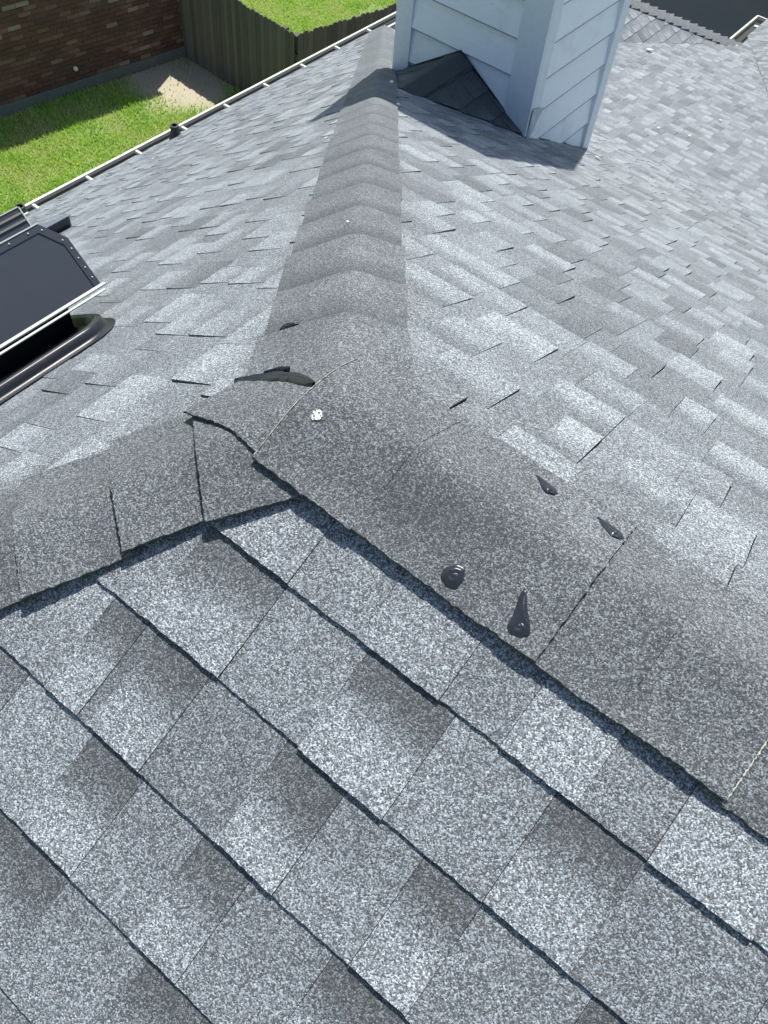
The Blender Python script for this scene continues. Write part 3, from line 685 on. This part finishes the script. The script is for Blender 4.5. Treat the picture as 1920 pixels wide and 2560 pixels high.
# low black vent with a flat lid
b = bmesh.new()
for x0, x1, y0, y1 in ((-3.02, -2.69, 0.95, 1.30),):
    prism(b, [on_l(x0, y0, 0.0), on_l(x1, y0, 0.0), on_l(x1, y0, 0.062), on_l(x0, y0, 0.058)], (0, y1 - y0, 0))
fixn(b); lv = from_bm('roof_vent', b, M_BLACK, house); lv['label'] = 'low flat black vent behind the hood'
b = bmesh.new(); prism(b, [on_l(-3.04, 0.94, 0.060), on_l(-2.684, 0.94, 0.0635), on_l(-2.684, 0.94, 0.067), on_l(-3.04, 0.94, 0.0635)], (0, 0.37, 0)); fixn(b)
from_bm('lid', b, plain('sky_reflection_lid', (0.20, 0.25, 0.31), 0.35, 0.2, 0.6, 0.2), lv)  # blue sky reflection painted into the colour of the black vent's lid

# ------------------------------------------------------------------ small litter lying on the roof
def flake(pos, n, size, seed, label, name='litter_flake', group='white flakes scattered on the roof'):
    rr = random.Random(seed); b = bmesh.new(); n = Vector(n).normalized(); t = n.orthogonal().normalized(); s = n.cross(t)
    k = rr.randint(5, 7); pos = Vector(pos)
    c = [pos + (t * math.cos(2 * math.pi * i / k) * rr.uniform(0.6, 1.3) + s * math.sin(2 * math.pi * i / k) * rr.uniform(0.4, 1.0)) * size + n * rr.uniform(0.001, 0.25 * size) for i in range(k)]
    prism(b, c, -n * max(0.0015, size * 0.12)); fixn(b)
    return tag(from_bm(name, b, M_WHITE), label, 'litter', group)
nR = (0, P, 1); nL = (-Q, 0, 1); nWv = (0, WS, 1)
flake((-1.10, 3.989, -1.915), nR, 0.026, 1, 'long white flake on the shingles at the foot of the chimney right corner')
flake((-0.897, 3.192, -1.528), nR, 0.010, 2, 'tiny white flake on the far slope just below the chimney flake')
flake((-2.663, 9.2, -3.55), nWv, 0.045, 3, 'white triangular flake beside the small wing at the top right')
flake((-1.284, 7.854, -3.28), nWv, 0.024, 4, 'white flake on the low slope near the right edge of the photo')
flake((-1.581, 6.844, -3.08), nWv, 0.014, 5, 'tiny white flake on the low slope right of the chimney')
flake((-1.323, 7.008, -3.11), nWv, 0.014, 6, 'tiny white flake on the low slope between two larger flakes')
flake((-1.273, 1.528, -0.845), nL, 0.008, 7, 'white speck at the left edge of the far hip caps')
flake((-2.34, 3.061, -1.585), nL, 0.012, 8, 'white speck on the hip end left of the upper hip caps')
flake((-3.569, 2.549, -2.43), nL, 0.012, 9, 'white speck on the hip end beside the lone vent pipe')
flake((-2.959, 1.813, -2.015), nL, 0.010, 10, 'white speck on the hip end above the low vent')
flake((-0.466, 0.62, H(-0.466, 0.62, 0.020)), (0, 0, 1), 0.003, 11, 'small cream speck on the crest of the far hip')
flake((-1.86, 2.77, H(-1.86, 2.77, 0.022)), (0, 0, 1), 0.013, 12, 'white crumb at the bottom of the chimney left corner board')
flake((-1.455, 2.245, H(-1.455, 2.245, 0.018)), (0, 0, 1), 0.010, 13, 'white crumb at the hip cap edge where the chimney shadow ends')
b = bmesh.new(); rr = random.Random(5)
for i in range(95):
    a_ = rr.uniform(0, 6.28); r_ = 0.0068 * rr.random() ** 0.75; X = 0.003 + math.cos(a_) * r_; Y = -0.043 + math.sin(a_) * r_; s_ = rr.uniform(0.0004, 0.0010)
    box(b, (X, Y, H(X, Y, 0.0254)), (s_, s_, 0.0005), None)
tag(from_bm('bird_dropping', b, M_WHITE), 'pale crumbly spot on the first ridge cap', 'bird dropping')

# ------------------------------------------------------------------ ground, neighbours
M = NT('lawn_soil'); tc = M.n('ShaderNodeTexCoord').outputs['Object']
n1 = M.n('ShaderNodeTexNoise', {'Vector': tc, 'Scale': 1.6, 'Detail': 7.0, 'Roughness': 0.65}).outputs['Fac']
n2 = M.n('ShaderNodeTexNoise', {'Vector': tc, 'Scale': 40.0, 'Detail': 4.0}).outputs['Fac']
dirt = M.mix(n2, (0.26, 0.22, 0.15), (0.56, 0.50, 0.39)); green = M.mix(n2, (0.10, 0.17, 0.03), (0.22, 0.30, 0.08))
sx = M.n('ShaderNodeSeparateXYZ', {0: tc})
dd = M.math('ADD', M.math('POWER', M.math('MULTIPLY', M.math('SUBTRACT', sx.outputs[0], -9.75), 0.9), 2.0), M.math('POWER', M.math('MULTIPLY', M.math('SUBTRACT', sx.outputs[1], 8.2), 1.0), 2.0))
msk = M.ramp(M.math('ADD', M.math('MULTIPLY', dd, 0.55), M.math('MULTIPLY_ADD', n1, 0.9, -0.45)), [(0.15, (1, 1, 1)), (0.5, (0, 0, 0))])
M.set(Base_Color=M.mix(msk, green, dirt), Roughness=0.95); M.bump(n2, 0.7, 0.03)
b = bmesh.new(); s_ = 120; b.faces.new([b.verts.new(p) for p in ((-s_, -s_, GZ), (s_, -s_, GZ), (s_, s_, GZ), (-s_, s_, GZ))])
tag(from_bm('ground', b, M.m), 'grass covered ground with a bare dirt corner', kind='structure')
# dark mulch yard at the right
M = NT('dark_mulch'); tc = M.n('ShaderNodeTexCoord').outputs['Object']
n2 = M.n('ShaderNodeTexNoise', {'Vector': tc, 'Scale': 30.0, 'Detail': 5.0, 'Roughness': 0.5}).outputs['Fac']
n3 = M.n('ShaderNodeTexNoise', {'Vector': tc, 'Scale': 1.1, 'Detail': 3.0}).outputs['Fac']
M.set(Base_Color=M.mix(n3, M.mix(n2, (0.10, 0.11, 0.10), (0.13, 0.14, 0.125)), M.mix(n2, (0.20, 0.17, 0.11), (0.27, 0.21, 0.14))), Roughness=0.95); M.bump(n2, 0.3, 0.01)
b = bmesh.new(); b.faces.new([b.verts.new(p) for p in ((-7.2, 9.4, GZ + 0.006), (6, 9.4, GZ + 0.006), (6, 30, GZ + 0.006), (-3.6, 30, GZ + 0.006))])
tag(from_bm('mulch_bed', b, M.m), 'dark mulch ground in deep shade behind the house', kind='structure')

def grass(name, region, count, hgt, label, dens):
    rr = np.random.default_rng(11); n = count
    x = rr.uniform(region[0], region[1], n * 3); y = rr.uniform(region[2], region[3], n * 3)
    k = np.array([rr.random() < dens(a, c) for a, c in zip(x, y)]); x = x[k][:n]; y = y[k][:n]; n = len(x)
    cl = np.array([noise.noise(Vector((a * 2.2, c * 2.2, 0))) for a, c in zip(x, y)])
    h = hgt * rr.uniform(0.5, 1.3, n) * (1 + 0.6 * cl); th = rr.uniform(0, 2 * np.pi, n); wd = 0.006 + 0.006 * rr.random(n)
    lx = np.cos(th + 1.57) * h * rr.uniform(0.1, 0.9, n); ly = np.sin(th + 1.57) * h * rr.uniform(0.1, 0.9, n)
    z = np.full(n, GZ)
    A_ = np.stack([x - np.cos(th) * wd, y - np.sin(th) * wd, z], 1); B_ = np.stack([x + np.cos(th) * wd, y + np.sin(th) * wd, z], 1)
    C_ = np.stack([x + lx, y + ly, z + h], 1)
    V = np.concatenate([A_, B_, C_], 1).reshape(-1, 3); me = bpy.data.meshes.new(name)
    me.vertices.add(3 * n); me.vertices.foreach_set('co', V.ravel()); me.loops.add(3 * n); me.loops.foreach_set('vertex_index', np.arange(3 * n)); me.polygons.add(n)
    me.polygons.foreach_set('loop_start', np.arange(0, 3 * n, 3)); me.update(); me.validate()
    at = me.attributes.new('tone', 'FLOAT', 'POINT'); at.data.foreach_set('value', np.repeat(np.clip(0.42 + 1.0 * cl + rr.uniform(-0.4, 0.4, n), 0, 1), 3))
    return tag(link_mesh(name, me, M_GRASS), label, 'grass', kind='stuff')
M = NT('grass_blades'); tn = M.n('ShaderNodeAttribute', attribute_name='tone').outputs['Fac']
M.set(Base_Color=M.ramp(tn, [(0.0, (0.58, 0.52, 0.26)), (0.3, (0.50, 0.60, 0.17)), (0.65, (0.36, 0.55, 0.12)), (1.0, (0.24, 0.42, 0.08))]), Roughness=0.6)
M.b.inputs['Specular IOR Level'].default_value = 0.3
tr = M.n('ShaderNodeBsdfTranslucent', {'Color': (0.50, 0.72, 0.10, 1)}); mx = M.n('ShaderNodeMixShader', {0: 0.35}); out = M.t.nodes['Material Output']
M.t.links.new(M.b.outputs[0], mx.inputs[1]); M.t.links.new(tr.outputs[0], mx.inputs[2]); M.t.links.new(mx.outputs[0], out.inputs[0])
M_GRASS = M.m
def dens1(x, y):
    d2 = math.hypot((x + 9.75) * 0.9, y - 8.2); q = (d2 - 0.55 + 0.5 * noise.noise(Vector((x * 1.7, y * 1.7, 5)))) / 0.5
    return min(max(q, 0.04), 1.0) * (0.5 + 0.5 * min(1, max(0, 0.7 + noise.noise(Vector((x * 1.3, y * 1.3, 2))) * 1.6)))
grass('lawn_grass', (-11.0, -5.2, 1.0, 8.75), 110000, 0.05, 'sunlit green grass between the gutter and the brick wall', dens1)
FA = Vector((-10.42, 8.835, 0)); FC = Vector((-7.62, 8.63, 0)); FB = Vector((-5.9, 17.4, 0))
def dens2(x, y):
    if y < 8.9: return 0
    # only left of the second fence
    t = (y - FC.y) / (FB.y - FC.y); xf = FC.x + t * (FB.x - FC.x)
    if x > xf - 0.05: return 0
    d2 = math.hypot(x + 8.9, (y - 12.6) * 0.7); return (0.15 if d2 < 0.45 + 0.3 * noise.noise(Vector((x * 3, y * 3, 1))) else 1.0)
grass('lawn_grass', (-13.5, -6.0, 8.9, 17.0), 120000, 0.05, 'bright green grass of the yard beyond the wooden fence', dens2)

# brick house
M = NT('red_brick'); tn = M.n('ShaderNodeAttribute', attribute_name='tone').outputs['Fac']; tc = M.n('ShaderNodeTexCoord').outputs['Object']
nz = M.n('ShaderNodeTexNoise', {'Vector': tc, 'Scale': 45.0, 'Detail': 5.0}).outputs['Fac']
n0 = M.n('ShaderNodeTexNoise', {'Vector': tc, 'Scale': 1.8, 'Detail': 4.0}).outputs['Fac']
c = M.ramp(tn, [(0.0, (0.11, 0.055, 0.043)), (0.6, (0.17, 0.082, 0.064)), (0.9, (0.27, 0.15, 0.12)), (0.96, (0.30, 0.22, 0.17)), (1.0, (0.38, 0.33, 0.27))])
c = M.mix(M.math('MULTIPLY', nz, 0.45), c, (0.12, 0.07, 0.05)); c = M.mix(M.math('MULTIPLY', M.ramp(n0, [(0.55, (0, 0, 0)), (0.75, (1, 1, 1))]), 0.22), c, (0.40, 0.36, 0.30))
M.set(Base_Color=c, Roughness=0.9); M.bump(nz, 0.5, 0.004); M_BRICK = M.m
M_MORTAR = plain('mortar', (0.30, 0.27, 0.22), 0.95, 0, 0.2, 0.4, 0.4, 60.0)
nb = empty('brick_house', (-10.4, 6, GZ)); tag(nb, 'neighbouring red brick house wall in shade behind the lawn', 'house')
wu = Vector((0.15, 1.0, 0)).normalized(); wn = Vector((wu.y, -wu.x, 0)); W0 = Vector((-10.33, 8.83, 0))
bm = bmesh.new(); lay = bm.verts.layers.float.new('tone'); rr = random.Random(3)
row = 0; z = GZ + 0.18
while z < -3.66:
    s = -6.6 + (0.1 if row % 2 else 0)
    while s < 0.0:
        s1 = min(s + 0.195, 0.0)
        if s1 - s > 0.03:
            c = W0 + wu * (s + s1) / 2 + Vector((0, 0, z + 0.0285)) + wn * (-0.012 + rr.uniform(-0.002, 0.002))
            vs = box(bm, c, ((s1 - s) / 2, 0.02, 0.0285), (wu, wn, Vector((0, 0, 1)))); t = rr.random() ** 1.5
            for v in vs: v[lay] = t
        s += 0.205
    z += 0.0675; row += 1
fixn(bm); bw_ = from_bm('wall', bm, M_BRICK); keep(bw_, nb)
bm = bmesh.new(); box(bm, W0 + wu * -3.3 + wn * -0.07 + Vector((0, 0, (GZ + 0.3 - 3.66) / 2)), (3.31, 0.065, (-3.66 - GZ - 0.3) / 2), (wu, wn, Vector((0, 0, 1)))); box(bm, W0 + wu * 0.0 + wn * -3.0 + Vector((0, 0, -5.0)), (0.02, 3.0, 1.4), (wu, wn, Vector((0, 0, 1)))); keep(from_bm('mortar_backing', bm, M_MORTAR), nb)
bm = bmesh.new(); box(bm, W0 + wu * -3.3 + wn * -0.04 + Vector((0, 0, GZ + 0.08)), (3.32, 0.05, 0.085), (wu, wn, Vector((0, 0, 1))), 0.006); keep(from_bm('foundation', bm, M_CONC), nb)
bm = bmesh.new()
e = [W0 + wu * -7.0 + wn * 0.08 + Vector((0, 0, -3.66)), W0 + wu * 0.12 + wn * 0.08 + Vector((0, 0, -3.66))]
prism(bm, [e[0], e[1], e[1] - wn * 4.5 + Vector((0, 0, 2.2)), e[0] - wn * 4.5 + Vector((0, 0, 2.2))], (0, 0, 0.12)); box(bm, (e[0] + e[1]) / 2 - wn * 0.04 + Vector((0, 0, 0.005)), (3.55, 0.04, 0.01), (wu, wn, Vector((0, 0, 1)))); fixn(bm); keep(from_bm('roof', bm, M_CONC), nb)
bm = bmesh.new(); c = Vector((-10.585, 6.80, -6.02)); bmesh.ops.create_uvsphere(bm, u_segments=16, v_segments=10, radius=0.034); bmesh.ops.translate(bm, verts=bm.verts[:], vec=c)
tube(bm, [c - wn * 0.08, c], 0.02, 12); k_ = from_bm('faucet_cover', bm, M_WHITE, None, True); keep(k_, nb); k_['label'] = 'small round white fitting on the brick wall'

# wooden fence
M = NT('weathered_wood'); tc = M.n('ShaderNodeTexCoord').outputs['Object']; tn = M.n('ShaderNodeAttribute', attribute_name='tone').outputs['Fac']
mp = M.n('ShaderNodeMapping', {'Vector': tc, 'Scale': (18.0, 18.0, 1.2)}).outputs[0]
nz = M.n('ShaderNodeTexNoise', {'Vector': mp, 'Scale': 3.0, 'Detail': 6.0, 'Roughness': 0.7}).outputs['Fac']
M.set(Base_Color=M.mix(nz, M.mix(tn, (0.065, 0.060, 0.050), (0.125, 0.112, 0.092)), M.mix(tn, (0.12, 0.11, 0.092), (0.21, 0.19, 0.16))), Roughness=0.9); M.bump(nz, 0.6, 0.004); M_WOOD = M.m
fence = empty('wooden_fence', (FC.x, FC.y, GZ)); tag(fence, 'weathered dog eared wooden fence that turns a corner behind the gutter', 'fence')
def run(a, b, hgt, count_lim=95):
    d = (b - a); L = d.length; d.normalize(); nn = Vector((d.y, -d.x, 0)); n = int(L / 0.092); rr = random.Random(n)
    for k in range(n):
        bm = bmesh.new(); c = a + d * (0.092 * k + 0.046); hw = 0.0435; h = hgt + rr.uniform(-0.02, 0.02); ear = 0.024
        tw = rr.uniform(-0.004, 0.004)
        o_ = c + nn * tw + Vector((0, 0, GZ))
        prism(bm, [o_ - d * hw, o_ + d * hw, o_ + d * hw + Vector((0, 0, h - ear)), o_ + d * (hw - ear) + Vector((0, 0, h)), o_ - d * (hw - ear) + Vector((0, 0, h)), o_ - d * hw + Vector((0, 0, h - ear))], nn * 0.016)
        lay = bm.verts.layers.float.new('tone'); t = rr.random()
        for v in bm.verts: v[lay] = t
        fixn(bm); keep(from_bm('picket', bm, M_WOOD), fence)
    for zz in (0.25, hgt - 0.35):
        bm = bmesh.new(); bar(bm, a - nn * 0.03 + Vector((0, 0, GZ + zz)), b - nn * 0.03 + Vector((0, 0, GZ + zz)), 0.02, 0.045); keep(from_bm('rail', bm, M_WOOD), fence)
    for k in range(int(L / 2.4) + 1):
        bm = bmesh.new(); c = a + d * min(2.4 * k + 0.05, L - 0.05) - nn * 0.095; box2(bm, c + Vector((-0.045, -0.045, GZ)), c + Vector((0.045, 0.045, GZ + hgt - 0.06))); keep(from_bm('post', bm, M_WOOD), fence)
run(FA, FC, 1.40); run(FC + Vector((0.0, 0.02, 0)), FC.lerp(FB, 0.6), 1.40)
bm = bmesh.new(); box(bm, (-7.70, 9.05, -5.32), (0.03, 0.05, 0.006), None, 0.002); keep(from_bm('bracket', bm, M_WHITE), fence)

# unseen tree added behind the house to shade the dark bed
def tree(x, y, zb, zt, rad, n, label):
    t = empty('unseen_shade_tree', (x, y, GZ)); tag(t, label, 'tree'); rr = random.Random(int(x * 10 + 99))
    bm = bmesh.new(); tube(bm, [(x, y, GZ), (x + 0.1, y, GZ + 1.5), (x, y + 0.1, zb + 0.3), (x, y, zt - 0.6)], [0.24, 0.19, 0.13, 0.04], 12); 
    for k in range(9):
        a_ = k * 2.4; tube(bm, [(x, y, zb - 0.2 + k * 0.12), (x + math.cos(a_) * rad * 0.45, y + math.sin(a_) * rad * 0.45, zb + 0.7 + k * 0.12), (x + math.cos(a_) * rad * 0.8, y + math.sin(a_) * rad * 0.8, zb + 1.1 + k * 0.15)], [0.08, 0.05, 0.02], 8)
    keep(from_bm('unseen_tree_trunk', bm, M_WOOD), t)
    V = []; F = []
    for i in range(n):
        a_ = rr.uniform(0, 6.28); r_ = rad * math.sqrt(rr.random()); z_ = rr.uniform(zb, zt) 
        sc_ = math.sqrt(max(0.05, 1 - ((z_ - (zb + zt) / 2) / ((zt - zb) / 2)) ** 2)); px, py = x + math.cos(a_) * r_ * sc_, y + math.sin(a_) * r_ * sc_
        if noise.noise(Vector((px * 1.1, py * 1.1, z_ * 1.1))) < -0.35: continue
        u_ = Vector((rr.gauss(0, 1), rr.gauss(0, 1), rr.gauss(0, 0.6))).normalized(); v_ = u_.orthogonal().normalized(); s_ = rr.uniform(0.07, 0.12); c = Vector((px, py, z_)); k = len(V)
        V += [c - u_ * s_, c + v_ * s_ * 0.5, c + u_ * s_, c - v_ * s_ * 0.5]; F.append((k, k + 1, k + 2, k + 3))
    me = bpy.data.meshes.new('crown'); me.from_pydata([tuple(v) for v in V], [], F); keep(link_mesh('crown', me, plain('leaves', (0.05, 0.10, 0.03), 0.6)), t)
tree(-4.3, 20.6, -2.0, 2.2, 4.6, 90000, 'leafy unseen tree added to shade the dark ground behind the house')
